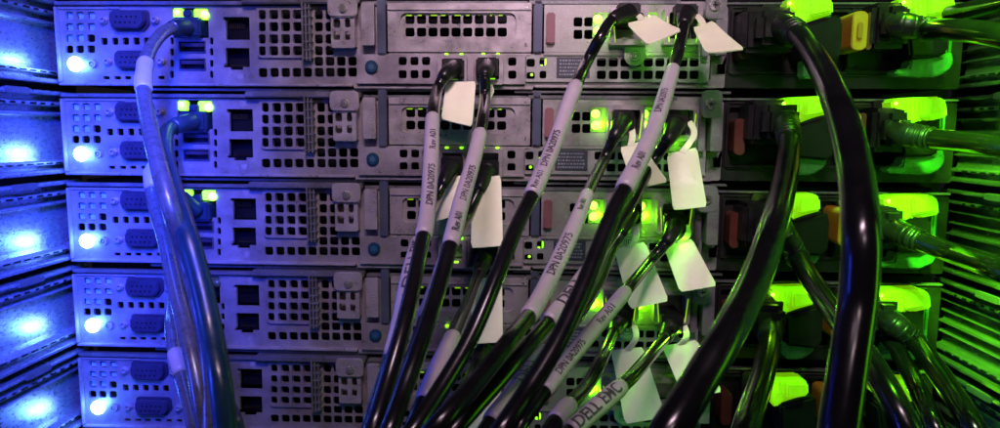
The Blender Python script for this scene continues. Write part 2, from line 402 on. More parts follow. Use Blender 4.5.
    for k in range(9): box(bm, *rect(409.2 + 11.5 * k + random.uniform(-3, 1), 15.2, 411.2 + 11.5 * k + random.uniform(-1, 4), 16.4, 0), .9, 1.1, .05)
    obj('card_light', bm, LEDG3, p)
    # lower strip: plate with torx and holes, two port cages
    bm = new(); ph = [hole(404.5, 153.4, 8, 8), hole(416, 153.4, 8, 8), hole(404.5, 166, 8, 8), hole(416, 166, 8, 8), hole(427.3, 153.4, 8, 8), hole(427.3, 166, 8, 8)]
    ph += [rrp(440, 153.5, 464, 172.6, .4), rrp(477, 153.5, 500, 172.6, .4), hole(511.5, 154.5, 8, 8), hole(511.5, 167, 8, 8)]
    x0, z0, x1, z1 = rect(359.5, 146.6, 524, 176)
    plate(bm, rr(x0, z0, x1, z1, .5), ph, 2.6, 1.2); 
    box(bm, x0, z0 - .3, x1, z0 + .8, 2.5, 3.4, .2)
    obj('port_strip', bm, STEEL, root)
    x, z = m(373, 159, 1, 3); bm = new(); disc(bm, x, z, 3.1, 2.6, 4.2, 28, .6)
    p = obj('torx_knob', bm, TORX, root)
    bm = new()
    star = [( x + (1.9 if k % 2 else 1.1) * math.cos(PI * k / 6), z + (1.9 if k % 2 else 1.1) * math.sin(PI * k / 6)) for k in range(12)]
    prism(bm, star, 4.2, 4.32, 0); obj('torx_recess', bm, mat('torx_dark', (.01, .05, .09), .5), p)
    for (a, c) in ((438, 466.5), (474.5, 502.5)):
        R_ = rect(a, 149, c, 178, 1, 7); x0, z0, x1, z1 = R_
        bm = new(); plate(bm, rr(x0, z0, x1, z1, .8), [rr(x0 + 2, z0 + 2.4, x1 - 2, z1 - 1.8, .5)], 7.2, 9)
        box(bm, x0 + 1.8, z0 + 2.2, x1 - 1.8, z1 - 1.6, -4, -3, .1)
        p = obj('port_cage', bm, STEEL2, root)
        bm = new(); 
        for q in (x0 + 3, x1 - 3.6): box(bm, q, z1 + .1, q + 1.8, z1 + 1.1, 3.2, 5.4, .3)
        box(bm, x0 + 4, z0 + 2.45, x1 - 4, z0 + 3.2, 5, 6.6, .1)
        obj('link_light', bm, LEDG2, p)
    # next plate with lit slots, dark printed label, row of holes, tab
    bm = new(); ph = [hole(529.5, 155.5, 8, 8), hole(541.5, 154.5, 6.5, 8), hole(541.5, 167, 6.5, 7.5), hole(529.5, 168, 8, 7)]
    xs = (601, 613, 624.5, 636.2, 647.8, 659.3, 670.8, 682.2, 693.4)
    for x in xs:
        for y in (62.8, 75.2): ph.append(rrp(x - 4.4, y - 4.3, x + 4.4, y + 4.3, .9, 0))
    x0, z0, x1, z1 = rect(525, 148, 704, 175.5)
    plate(bm, rr(x0, z0, x1, z1, .5), ph, 1.6, 1.0); obj('lower_vent', bm, mat('dull_steel', (.22, .22, .22), .45, .4, .2, 100, .1, dust=.3), root)
    bm = new(); box(bm, *rect(539, 157.3, 541.4, 160, 1), -1, 1.5, .1); box(bm, *rect(543.3, 151.5, 544.8, 159, 1), -1, 1.4, .1); x, z = m(530.5, 167); dome(bm, x, z, .7, 1.2); obj('internal_light', bm, LEDG2, root)
    bm = new(); R_ = rect(555, 150.5, 587, 170.5); box(bm, *R_, 1.6, 2.0, .1); p = obj('printed_label', bm, DLABEL, root)
    bm = new(); x0, z0, x1, z1 = R_
    for q in range(5):
        xx = x0 + 1.4
        while xx < x1 - 2.2:
            wv = random.uniform(.35, 1.3); box(bm, xx, z0 + 1.2 + q * 1.65, xx + wv, z0 + 2.0 + q * 1.65, 2.0, 2.06, 0); xx += wv + random.uniform(.25, .6)
    obj('label_print', bm, DLINE, p)
    x, z = m(635, 50, 0, 4); r_ = 5.1; zt = z + 1
    poly = [(x - r_, zt)] + [(x - r_ * math.cos(a), zt - 3.4 - r_ * math.sin(a)) for a in [PI * k / 14 for k in range(15)]] + [(x + r_, zt)]
    bm = new(); prism(bm, poly, 3.4, 4.2, .15); p = obj('id_tab', bm, mat('tab_plastic', (.30, .31, .24), .45, 0, .1), root)
    bm = new(); flat_text(bm, 'ID', x, zt - 4.0, 3.6, 4.32, .03); disc(bm, x, zt - 4, 2.6, 4.21, 4.3, 20, 0, hole=2.35); obj('tab_mark', bm, LABEL, p)
    # network card
    X0, Z0, X1, Z1 = rect(543, 97, 700, 146.5)
    bm = new(); ch = [hole(576, 116.5, 9, 8.5), hole(589 - 3, 116.5, 8, 8.5), hole(576, 128, 9, 9), hole(586, 128, 8, 9)]
    ch = [rr(*rect(571.6, 112, 580, 121), .9), rr(*rect(582, 112, 590.2, 121), .9), rr(*rect(571.6, 124, 580, 133), .9), rr(*rect(582, 124, 590.2, 133), .9)]
    ch += [rrp(611, 108, 640, 137, .6), rrp(664, 108, 692, 137, .6)]
    plate(bm, rr(X0, Z0, X1, Z1, .6), ch, 1.6, 1.2); box(bm, X0, Z0 - 1.9, X1, Z0 - .2, -1, 2.6, .4)
    nc = obj('network_card', bm, mat('card_bracket_steel', (.25, .235, .235), .38, .45, .15, 110, .12, dust=.3), root)
    bm = new(); box(bm, *rect(545, 108, 553, 138), 1.61, 4.2, .6); obj('ejector', bm, mat('maroon_ejector', (.16, .06, .07), .45, 0, .2), nc)
    for (a, c) in ((608, 644), (661, 697)):
        R_ = rect(a, 105, c, 141, 1, 8); x0, z0, x1, z1 = R_
        bm = new(); plate(bm, rr(x0, z0, x1, z1, .9), [rr(x0 + 2.3, z0 + 2.6, x1 - 2.3, z1 - 2.2, .8)], 9, 9)
        box(bm, x0 + 2, z0 + 2.4, x1 - 2, z1 - 2, -4, -3, .1)
        p = obj('port_cage', bm, STEEL2, nc)
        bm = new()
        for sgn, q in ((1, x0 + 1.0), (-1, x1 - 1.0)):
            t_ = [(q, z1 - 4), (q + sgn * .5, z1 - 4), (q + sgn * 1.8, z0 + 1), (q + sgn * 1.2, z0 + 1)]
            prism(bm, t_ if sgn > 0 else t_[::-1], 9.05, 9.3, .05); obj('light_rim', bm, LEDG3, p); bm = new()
    for (lx) in (595.5, 644):
        for ly in (114, 125.5):
            x, z = m(lx, ly, 1, 2); bm = new(); dome(bm, x, z, 2.1, 1.9, .5); obj('link_led', bm, LEDG, nc, smooth=True)
        bm = new(); x0, z0 = m(lx - 5.5, 132, 1, 1.7); x1, z1 = m(lx + 10.5, 107.5, 1, 1.7)
        plate(bm, rr(x0, z0, x1, z1, .8), [rr(x0 + .9, z0 + .8, x0 + 5.6, z1 - .8, .7)], 1.95, .33)
        obj('led_window', bm, mat('green_led_window', (.18, .32, .03), .3, emis=(.2, 1, .01), estr=.05), nc)
    # mounting lever with bright screw and post
    bm = new(); d = 12
    prism(bm, rr(*rect(702.5, 90, 722, 118, 1, d), 2.2), d - 2, d, .5)
    box(bm, *rect(712.5, 112, 722.3, 152, 1, d), d - 2.6, d - .4, .4)
    box(bm, *rect(699.5, 118, 704.5, 152, 1, 6), 2, 6, .4)
    x0, z0, x1, z1 = rect(712.5, 112, 722.3, 152, 1, d); box(bm, x0 + .3, z0 + .3, x1 - .3, z1, 0.1, d - 2.7, .3)
    p = obj('release_lever', bm, mat('lever_grey', (.17, .17, .18), .4, .5, .15, 120, .1, dust=.3), root)
    x, z = m(710.5, 104, 1, d); bm = new(); disc(bm, x, z, 2.6, d - .1, d + 1.1, 22, .5); obj('screw', bm, SCREW, p)
    bm = new(); box(bm, x - 1.2, z - .22, x + 1.2, z + .22, d + 1.1, d + 1.2, 0); box(bm, x - .22, z - 1.2, x + .22, z + 1.2, d + 1.1, d + 1.19, 0); obj('screw_slot', bm, PORTD, p)
    # power supplies
    for idx, (a, c, lat, lp, plug) in enumerate(((727, 839, LATCH, (740, 137), (786, 124)), (845, 935, LATCH_LIT, (857, 132), (904, 124)))):
        x0, z0, x1, z1 = rect(a, 106, c, 167.5)
        bm = new(); box(bm, x0, z0, x1, z1, -6, -1.5, .4)
        vn = []
        plate(bm, rr(x0 - .4, z0 - .4, x1 + .4, z1 + .4, 1), [rr(x0 + .8, z0 + .8, x1 - .8, z1 - .8, 1)], 1.5, 3)
        for q in range(12):
            for r_ in range(8): pass
        ps = obj('power_supply', bm, PSUM, root)
        bm = new(); xx, zz = m(*((740, 137) if idx == 0 else (853, 131)), 1, 9 if idx == 0 else 17)
        dl = 9 if idx == 0 else 17; wl = 2.6 if idx == 0 else 3.4; prism(bm, rr(xx - wl, zz - 8.6, xx + wl, zz + 8.6, 2.4, 5), -1, dl, .8)
        la = obj('release_latch', bm, lat if idx == 0 else LATCH_LIT, ps)
        if idx: 
            bm = new(); prism(bm, rr(xx + 3.5, zz - 8.2, xx + 6.4, zz + 8.2, 1.3, 5), -1, 15.5, .6); obj('latch_side', bm, LATCH, ps)
            bm = new(); prism(bm, rr(xx - 1.2, zz - 3.6, xx + 1.2, zz + 3.6, 1.1, 5), 17.0, 17.5, .2); obj('latch_dimple', bm, mat('dimple', (.22, .09, .01), .4), la)
        # C14 inlet
        xx, zz = m(*plug, 1, 4); bm = new(); plate(bm, rr(xx - 14, zz - 11, xx + 12, zz + 11, 2), [rr(xx - 11.5, zz - 8.5, xx + 9.5, zz + 8.5, 2)], 3, 5); obj('power_inlet', bm, BLK, ps)
        # dark block below puts the handle loop's inner shade into a shape
        d = 16
        if idx == 0:
            up = [(782, 100), (786, 97.5), (821, 96), (827, 101), (827.5, 114), (810, 119), (797, 124), (794, 129), (788, 126), (787, 113), (782, 108)]
            lo = [(799, 154), (826, 152), (827.5, 163), (822, 170), (812, 175), (798, 175)]
            hol = [(797, 125), (833, 114.5), (837, 122), (835, 156), (828, 161), (798, 158)]
        else:
            up = [(892, 100), (899, 98), (940, 96.5), (947, 102), (948.5, 117), (930, 121), (921, 119.5), (913, 126), (906, 124), (905, 112.5), (893, 110)]
            lo = [(904, 158), (934, 156), (944, 150), (946, 160), (941, 169), (928, 175), (889, 173), (888, 168), (902, 166)]
            hol = [(900, 125), (930, 120), (941, 122), (941, 152), (930, 157), (903, 157)]
        cv = lambda P_, dd: [m(a_, b_, 1, dd) for a_, b_ in P_][::-1]
        bm = new(); prism(bm, cv(up, d), 6, d, .9); 
        xs_ = [q[0] for q in up]; zs_ = [q[1] for q in up]; mid = min(xs_) + .52 * (max(xs_) - min(xs_))
        prism(bm, cv([(mid, 99), (max(xs_) - 3, 98.5), (max(xs_) - 1.5, 103), (max(xs_) - 1.5, 113), (mid, 117)], d + 2.4), d - 1, d + 2.4, .8)
        for q in range(3): prism(bm, cv([(mid - 6 - 5 * q, 101), (mid - 4.6 - 5 * q, 101), (mid - 4.6 - 5 * q, 113), (mid - 6 - 5 * q, 113)], d + .6), d - 1, d + .6, .2)
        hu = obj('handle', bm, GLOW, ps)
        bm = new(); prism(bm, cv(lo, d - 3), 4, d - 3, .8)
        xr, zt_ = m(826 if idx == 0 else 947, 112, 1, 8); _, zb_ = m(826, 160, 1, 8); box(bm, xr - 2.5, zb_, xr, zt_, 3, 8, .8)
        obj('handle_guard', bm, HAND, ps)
        bm = new(); prism(bm, cv(hol, d + 1), -1, d + 1, 1.2); obj('fan_shroud', bm, DARK, ps)
        if idx == 0:
            bm = new(); box(bm, *rect(842, 109, 845, 163), -1.4, 2.2, .3); obj('divider', bm, PSUM, ps)
        # bright glint on the status LED
        bm = new(); xx, zz = m(*( (784, 104) if idx == 0 else (896, 103.5)), 1, d); dome(bm, xx, zz, .8, d - .1); obj('status_led', bm, LEDG, ps, smooth=True)
    # thin rails over and under the power supplies
    bm = new(); x0, z0, x1, z1 = rect(726, 168.5, 936, 171.5)
    box(bm, x0, z0 + .4, x1, z1, .02, 1.2, .2); box(bm, x0, *[rect(726, 103.2, 936, 104.6)[1]], x1, rect(726, 103.2, 936, 104.6)[3], .02, 1.1, .2)
    obj('bay_trim', bm, LIDM, root)
    return root

def copy_tree(o, parent=None):
    c = o.copy(); COL.objects.link(c); c.parent = parent
    for ch in list(o.children): copy_tree(ch, c)
    return c
SERVER_LABELS = ['topmost server in the stack with amber latch and big yellow green handles',
                 'second server from the top of the stack',
                 'middle server of the stack, third from the top',
                 'fourth server from the top of the stack, above the lowest one',
                 'lowest server in the stack, with a blue light by the bottom edge']
srv = make_server()
for k in range(5):
    o = srv if k == 0 else copy_tree(srv)
    o.location = Vector((XBL, 0, ZBL - U * k)) * S
    o['label'] = SERVER_LABELS[k]
# the two lowest management ports have no link: their lights are off
OFF = mat('unlit_light_pipe', (.05, .07, .05), .3, 0, .2)
def lights_off(root):
    for ch in root.children:
        if ch.name.split('.')[0] in ('activity_led', 'link_light'):
            ch.data = ch.data.copy(); ch.data.materials[0] = OFF
for o in bpy.data.objects:
    if o.parent is None and o.name in ('rack_server.003', 'rack_server.004'): lights_off(o)
# ------------------------------------------------------------------ rack sides and rails
def make_rail(sgn, name):
    r = bpy.data.objects.new(name, None); COL.objects.link(r)
    prof = [(0, .4), (8.4, .4), (8.4, 2.4), (2.0, 3.0), (2.0, 4.6), (6.8, 5.0), (6.8, 6.4), (1.4, 7.2), (1.2, 8.6), (1.2, 28.5), (5.0, 29.4), (5.0, 30.6), (1.2, 31.4), (1.2, 33.4), (7.0, 34), (7.0, 35.6), (1.8, 36.6), (1.8, 38.6), (8.4, 39.2), (8.4, 41.0), (0, 41.0)]
    if sgn < 0:
        k = prof.index((1.2, 28.5)); prof[k:k] = [(1.2, 12), (3.6, 12.6), (3.6, 13.6), (1.2, 14.2), (1.2, 17.4), (4.4, 18), (4.4, 18.9), (1.2, 19.5), (1.2, 23), (3.2, 23.5), (3.2, 24.4), (1.2, 25)]
    bm = new(); n = len(prof)
    A = [bm.verts.new((sgn * x, 12, z)) for x, z in prof]; B = [bm.verts.new((sgn * x, -150, z)) for x, z in prof]
    for i in range(n): bm.faces.new((A[i - 1], A[i], B[i], B[i - 1]))
    bm.faces.new(A); bm.faces.new(B[::-1]); bmesh.ops.recalc_face_normals(bm, faces=bm.faces[:])
    long_ = [e for e in bm.edges if abs(e.verts[0].co.y - e.verts[1].co.y) > 10 and abs(e.verts[0].co.x) > .5]
    bmesh.ops.bevel(bm, geom=long_, offset=.42, segments=4, affect='EDGES', clamp_overlap=True)
    obj('channel', bm, RAIL if sgn > 0 else RAILD, r)
    bm = new(); bm2 = new()
    for k in range(22):                       # punched slots along the lower ridge and the upper one
        y = -3 - k * 6.5
        t = new(); bmesh.ops.create_cube(t, size=1); merge(bm, t, Matrix.Translation((sgn * 6.75, y, 5.75)) @ Matrix.Diagonal((.3, 4.2, .7, 1)))
        t = new(); bmesh.ops.create_cube(t, size=1); merge(bm2, t, Matrix.Translation((sgn * 6.95, y - 2, 34.8)) @ Matrix.Diagonal((.3, 2.2 + (k % 3), .9, 1)))
    obj('slot_row', bm, PORTD, r); obj('slot_row', bm2, PORTD, r)
    bm = new(); t = new(); bmesh.ops.create_cube(t, size=1); bmesh.ops.bevel(t, geom=t.edges[:], offset=.1, segments=2, affect='EDGES')
    merge(bm, t, Matrix.Translation((sgn * 8.6, -30, 40.1)) @ Matrix.Diagonal((1.4, 16, 3.2, 1)))
    obj('stop_block', bm, LIDM, r)
    return r
rail_word = ['topmost', 'second from the top', 'middle', 'fourth from the top', 'lowest']
LEFTX, RIGHTX = XBL - 9, XBL + 447
for sgn, X, side in ((1, LEFTX, 'blue lit'), (-1, RIGHTX, 'green lit')):
    first = make_rail(sgn, 'slide_rail')
    for k in range(-1, 6):
        if k == 5: continue
        o = first if k == -1 else copy_tree(first)
        o.location = Vector((X, 0, ZBL - U * k)) * S
        w = 'partly cut rail above the topmost server' if k == -1 else rail_word[k] + ' beside a server'
        tag(o, f'galvanised slide rail on the {side} side, {w}', 'rail', f'slide rails on the {side} side')
bm = new(); t = new(); bmesh.ops.create_cube(t, size=1); merge(bm, t, Matrix.Translation((LEFTX - 2.2, -70, -70)) @ Matrix.Diagonal((3, 190, 330, 1)))  # near-black colour puts the shade of the rail gaps into this panel
tag(obj('rack_side_panel', bm, DARK), 'steel side panel of the rack behind the blue lit rails', 'rack panel')
bm = new(); t = new(); bmesh.ops.create_cube(t, size=1); merge(bm, t, Matrix.Translation((RIGHTX + 2.2, -70, -70)) @ Matrix.Diagonal((3, 190, 330, 1)))  # same near-black, standing in for shade between the rails
tag(obj('rack_side_panel', bm, DARK), 'steel side panel of the rack behind the green lit rails', 'rack panel')
# dark back of the rack, closing the gaps between servers
bm = new(); t = new(); bmesh.ops.create_cube(t, size=1); merge(bm, t, Matrix.Translation((0, 74, -70)) @ Matrix.Diagonal((480, 4, 340, 1)))
o = obj('rack_interior', bm, DARK); o['kind'] = 'structure'
# ------------------------------------------------------------------ cables
def wp(px, py, w, dia):                     # place where a cable of this thickness looks w wide
    t = F * dia / w; r = ray(px, py)
    return CAM + r * t
def make_cable(name, label, cat, group, pts, dia, jm, plug=None, sleeves=(), tab=None, boot=(4.6, 15), pm=None, extra=None, seg=20, stretch=0):
    """pts: (px, py, d) start points at mm before the face, or (px, py, 'w', width)"""
    P = []
    for q in pts:
        P.append(W(q[0], q[1], q[2]) if len(q) == 3 else wp(q[0], q[1], q[3], dia))
    base = P[0]
    path = Path(P)
    root = empty(name, base, label, cat, group)
    off = Vector(base)
    def fin(nm, bm, M, par=root, smooth=False):
        bmesh.ops.translate(bm, verts=bm.verts, vec=-off); return obj(nm, bm, M, par, smooth=smooth)
    bm = new(); tube(bm, path, 0, path.len, dia / 2, seg); fin('jacket', bm, jm, smooth=True)
    pm = pm or BLK
    if plug:
        kind = plug[0]
        bm = new()
        x, z = base.x, base.z; d0 = -base.y
        if kind == 'small':
            box(bm, x - 5.2, z - 4.6, x + 5.2, z + 4.8, -3, d0 + 1.5, .8)
            p = fin('plug', bm, pm)
            bm = new(); tube(bm, path, 0, boot[1], 1, 18, taper=lambda u: boot[0] * (1 - u) + (dia / 2 + .35) * u if u < .98 else dia / 2 + .1); fin('boot', bm, pm, p, True)
        elif kind == 'rj':
            box(bm, x - 7.5, z - 4.5, x + 6.5, z + 5, -6, 4.5, 1.0); box(bm, x - 2.5, z + 5, x + 2.0, z + 8.6, -5, 3, .6)
            p = fin('plug', bm, pm)
            bm = new(); tube(bm, path, 0, boot[1], 1, 18, taper=lambda u: boot[0] * (1 - u) + (dia / 2 + .4) * u); fin('boot', bm, pm, p, True)
        elif kind == 'power':
            side = plug[1]; bw = 15 if side == 1 else 8.5                    # direction the cord leaves
            box(bm, x - bw, z - 10, x + 8, z + 10, -1, 18, 2.2)
            box(bm, x - bw * .73, z - 7.4, x + 5, z + 7.4, 17, 26, 3.0)
            p = fin('plug', bm, pm)
            bm = new(); tube(bm, path, 0, 20, 1, 20, taper=lambda u: 1.6 * (1 - u) + dia / 2 + .35)
            for k in range(5):
                tube(bm, path, 8 + k * 3.0, 9.6 + k * 3.0, 1, 20, taper=lambda u, k=k: dia / 2 + .95 - .1 * k + .3 * math.sin(PI * u), step=.8)
            fin('strain_relief', bm, pm, p, True)
    for (a, b, texts) in sleeves:
        s0, s1 = path.near(*a), path.near(*b)
        R = dia / 2 + .5
        bm = new(); tube(bm, path, s0, s1, R, 24, taper=lambda u: R + .22 * math.sin(u * 9 + a[0]) * .4 - (.25 if u < .02 or u > .98 else 0)); p = fin('label_sleeve', bm, SLEEVE, smooth=True)
        if texts:
            for (txt, fr, size, rot, flip) in texts:
                bm = new(); tube_text(bm, path, txt, s0 + (s1 - s0) * fr, size, R, flip, rot, .02 * size)
                fin('sleeve_print', bm, INK, p)
    if tab:
        corners, stem = tab                 # corners (px,py,d) in order; stem from plug
        Q = [W(*c) for c in corners]; bm = new()
        n = ((Q[1] - Q[0]).cross(Q[2] - Q[0])).normalized()
        # rounded, slightly curled tab
        nu, nv = 10, 14; grid = []
        for j in range(nv + 1):
            row = []
            for i in range(nu + 1):
                u, v = i / nu, j / nv
                # round the corners
                cu = .5 + (u - .5) * (1 - .10 * max(0, abs(v - .5) * 2 - .86) / .14) if True else u
                p_ = Q[0].lerp(Q[1], cu).lerp(Q[3].lerp(Q[2], cu), v)
                row.append(p_ + n * .5 * math.sin(PI * v) + n * .2 * math.sin(PI * u * 1.5))
            grid.append(row)
        top = [[bm.verts.new(p_ + n * .35) for p_ in r_] for r_ in grid]; bot = [[bm.verts.new(p_ - n * .35) for p_ in r_] for r_ in grid]
        for j in range(nv):
            for i in range(nu):
                bm.faces.new((top[j][i], top[j][i + 1], top[j + 1][i + 1], top[j + 1][i])); bm.faces.new((bot[j][i], bot[j + 1][i], bot[j + 1][i + 1], bot[j][i + 1]))
        ed = [(0, i) for i in range(nu)] + [(j, nu) for j in range(nv)] + [(nv, i) for i in range(nu, 0, -1)] + [(j, 0) for j in range(nv, 0, -1)]
        for k in range(len(ed)):
            a_, b_ = ed[k - 1], ed[k]; bm.faces.new((top[a_[0]][a_[1]], top[b_[0]][b_[1]], bot[b_[0]][b_[1]], bot[a_[0]][a_[1]]))
        bmesh.ops.recalc_face_normals(bm, faces=bm.faces[:])
        p = fin('pull_tab', bm, TAG, smooth=True)
        md = p.modifiers.new('es', 'EDGE_SPLIT'); md.split_angle = math.radians(50)
        if stem:
            st = [W(*c) for c in stem] + [Q[0].lerp(Q[1], .5) + (Q[2] + Q[3] - Q[0] - Q[1]) * .015]
            sp = Path(st, 1.0); bm = new()
            n_ = len(sp.p); ws = 1.4; prev = None
            axis = (Q[1] - Q[0]).normalized()
            for k, (a_, t_) in enumerate(zip(sp.p, sp.t)):
                up = t_.cross(axis).normalized(); sdv = up.cross(t_).normalized()
                ring = [bm.verts.new(a_ + sdv * (ws * sx) + up * (.4 * sy)) for sx, sy in ((-1, -1), (1, -1), (1, 1), (-1, 1))]
                if prev:
                    for i in range(4): bm.faces.new((prev[i - 1], prev[i], ring[i], ring[i - 1]))
                else: bm.faces.new(ring)
                prev = ring
            bm.faces.new(prev[::-1]); bmesh.ops.recalc_face_normals(bm, faces=bm.faces[:])
            fin('tab_stem', bm, TAG, p)
            pass
    return root
DD = 5.0
GD = 'black data cables plugged into the server backs'
T1 = lambda: [('DPN 0A20975', .68, 3.5, .15, True), ('Rev A01', .22, 3.5, .15, True)]
T2 = lambda: [('DELL EMC', .5, 5.4, .1, True)]
make_cable('data_cable', 'black cable from the topmost server card with a square white tab beside its bend', 'cable', GD,
    [(629, 14, 14), (612, 20, 24), (600, 38, 36), (588, 60, 'w', 11.5), (575, 88, 'w', 12.5), (552, 150, 'w', 13.5), (533, 193, 'w', 14.5), (516, 228, 'w', 15.5), (500, 268, 'w', 16.5), (472, 335, 'w', 17.5), (440, 390, 'w', 18.5), (412, 432, 'w', 19.5), (385, 475, 'w', 20)],
    DD, CABLE, ('small',), [((572, 82), (531, 195), [('DPN 0A20975', .62, 3.5, .15, True), ('Rev A01', .9, 3.0, .15, True)])],
    ([(627, 24, 22), (655, 16, 22), (682, 31, 44), (647, 45, 44)], [(636, 14, 12), (640, 17, 18)]))
make_cable('data_cable', 'black cable with long printed sleeve under the slanted white tab', 'cable', GD,
    [(686, 15, 14), (684, 24, 26), (680, 44, 36), (674, 66, 'w', 12), (657, 120, 'w', 14), (640, 160, 'w', 15.5), (619, 200, 'w', 17), (600, 245, 'w', 18), (580, 295, 'w', 19), (556, 345, 'w', 20), (525, 395, 'w', 21), (500, 432, 'w', 22), (470, 475, 'w', 22)],
    DD, CABLE, ('small',), [((671, 68), (621, 190), [('DPN 0A20975', .38, 3.6, .2, True), ('Rev A01', .85, 3.4, .0, True)])],
    ([(693, 28, 24), (713, 22, 24), (745, 50, 46), (706, 53, 46)], [(694, 14, 12), (700, 19, 20)]))
make_cable('data_cable', 'black cable from the second server card, its sleeve crossing the middle server', 'cable', GD,
    [(623, 121, 14), (615, 136, 24), (604, 160, 'w', 11), (590, 188, 'w', 12), (575, 225, 'w', 13.5), (555, 268, 'w', 14.5), (534, 308, 'w', 16), (508, 342, 'w', 18), (478, 380, 'w', 19.5), (440, 422, 'w', 21), (400, 465, 'w', 21)],
    DD, CABLE, ('small',), [((588, 194), (529, 315), [('DPN 0A20975', .58, 4.0, .1, True), ('Rev A01', .2, 3.0, .1, True)])],
    ([(620, 148, 20), (640, 142, 20), (668, 182, 34), (634, 189, 34)], [(631, 126, 12), (633, 136, 17)]))
make_cable('data_cable', 'black cable with the long pale tab near the release lever of the second server', 'cable', GD,
    [(676, 125, 14), (668, 140, 24), (652, 164, 'w', 11), (630, 205, 'w', 12), (605, 245, 'w', 13), (582, 280, 'w', 14.5), (552, 318, 'w', 15.5), (525, 350, 'w', 17), (490, 390, 'w', 18), (450, 434, 'w', 19), (420, 470, 'w', 19)],
    DD, CABLE, ('small',), [((590, 268), (549, 322), [('DELL', .55, 6, .2, True)])],
    ([(667, 154, 18), (697, 148, 18), (707, 207, 30), (673, 210, 30)], [(689, 122, 11), (695, 134, 15)]))
make_cable('data_cable', 'green edged black cable from the middle server card, big lettered sleeve near the bottom', 'cable', GD,
    [(630, 214, 13), (624, 228, 22), (612, 250, 'w', 11), (597, 285, 'w', 12), (573, 322, 'w', 13.5), (546, 350, 'w', 15), (520, 385, 'w', 16.5), (490, 424, 'w', 18), (462, 470, 'w', 19)],
    DD, CABLE, ('small',), [((545, 350), (489, 424), [('DELL', .42, 6.2, .2, True)])],
    ([(614, 249, 10), (645, 242, 10), (669, 301, 22), (630, 309, 22)], [(635, 224, 10), (637, 236, 14)]))
make_cable('data_cable', 'black cable from the right port of the middle server card, white sleeve with DPN print', 'cable', GD,
    [(675, 224, 14), (668, 240, 24), (650, 262, 'w', 11), (625, 292, 'w', 12.5), (600, 322, 'w', 13), (572, 356, 'w', 14), (546, 389, 'w', 15), (520, 425, 'w', 16), (495, 465, 'w', 16)],
    DD, CABLE, ('small',), [((627, 291), (543, 392), [('DPN 0A20975', .72, 3.6, 0, True), ('Rev A01', .26, 3.6, 0, True)])],
    ([(663, 244, 11), (692, 239, 11), (717, 286, 24), (680, 292, 24)], [(685, 226, 11), (690, 234, 14)]))
make_cable('data_cable', 'dark green tinted cable from the fourth server card, bluish sleeve at the bottom edge', 'cable', GD,
    [(621, 318, 14), (614, 332, 22), (603, 356, 'w', 13), (588, 384, 'w', 14), (568, 406, 'w', 15.5), (552, 426, 'w', 16.5), (530, 465, 'w', 17)],
    DD, CABLE, ('small',), [((570, 404), (556, 424), None)],
    ([(611, 350, 10), (643, 347, 10), (666, 417, 22), (625, 424, 22)], [(632, 322, 10), (637, 336, 14)]))
make_cable('data_cable', 'black cable from the fourth server card with a lettered sleeve over the lowest server', 'cable', GD,
    [(672, 324, 14), (665, 338, 24), (648, 358, 'w', 13), (628, 380, 'w', 15), (605, 400, 'w', 16), (575, 427, 'w', 17), (540, 458, 'w', 18)],
    DD, CABLE, ('small',), [((620, 388), (570, 431), [('DELL EMC', .55, 5.6, .1, True)])],
    ([(662, 346, 11), (697, 340, 11), (722, 392, 24), (684, 398, 24)], [(684, 326, 11), (688, 336, 14)]))
# the pair from the lower strip of the first server
make_cable('data_cable', 'black cable bending down from the topmost server port nearest the teal knob', 'cable', GD,
    [(453, 69, 10), (445, 75, 22), (438, 88, 'w', 11), (433, 112, 'w', 12), (431, 160, 'w', 13), (427, 215, 'w', 14), (418, 262, 'w', 15.5), (405, 320, 'w', 17), (388, 380, 'w', 18), (372, 432, 'w', 19), (355, 475, 'w', 19)],
    DD, CABLE, ('small',), [((432, 118), (424, 236), [('DPN 0A20975', .62, 3.5, -.2, True), ('Rev A01', .26, 3.5, -.2, True)])],
    ([(446, 82, 14), (476, 82, 14), (472, 127, 26), (441, 119, 26)], None))
make_cable('data_cable', 'black cable bending down from the topmost server just behind the notched white tab', 'cable', GD,
    [(487, 68, 10), (485, 76, 24), (485, 95, 'w', 11), (483, 118, 'w', 12), (475, 155, 'w', 13), (462, 200, 'w', 14), (451, 243, 'w', 15.5), (438, 290, 'w', 16.5), (420, 345, 'w', 18), (402, 395, 'w', 19), (388, 434, 'w', 20), (370, 475, 'w', 20)],
    DD, CABLE, ('small',), [((480, 132), (449, 246), [('DPN 0A20975', .5, 3.5, -.2, True), ('Rev A01', .85, 3.5, -.2, True)])],
    ([(480, 98, 14), (492, 84, 14), (494, 92, 18), (484, 112, 18)], None))
make_cable('data_cable', 'black cable with vertical big lettered sleeve running along the outer edge of the bundle', 'cable', GD,
    [(452, 166, 10), (444, 182, 20), (434, 204, 'w', 11), (422, 232, 'w', 13), (412, 268, 'w', 15), (400, 325, 'w', 15.5), (390, 362, 'w', 16), (372, 420, 'w', 17), (358, 470, 'w', 17)],
    DD, CABLE, ('small',), [((418, 242), (391, 358), [('DELL EMC', .36, 5.6, 0, True), ('DPN 0A2', .72, 3, 0, True)])],
    ([(440, 178, 12), (463, 176, 12), (459, 215, 22), (432, 222, 22)], None))
make_cable('data_cable', 'black cable with bluish sleeve from the second server, between the two longest sleeves', 'cable', GD,
    [(488, 170, 10), (480, 188, 20), (466, 218, 'w', 11), (450, 248, 'w', 12), (438, 280, 'w', 13), (424, 322, 'w', 14), (408, 372, 'w', 15.5), (392, 425, 'w', 17), (378, 470, 'w', 17)],
    DD, CABLE, ('small',), [((446, 255), (424, 320), [('DELL EMC', .45, 4.6, 0, True)])],
    ([(472, 178, 16), (501, 176, 16), (503, 246, 34), (471, 248, 34)], None))
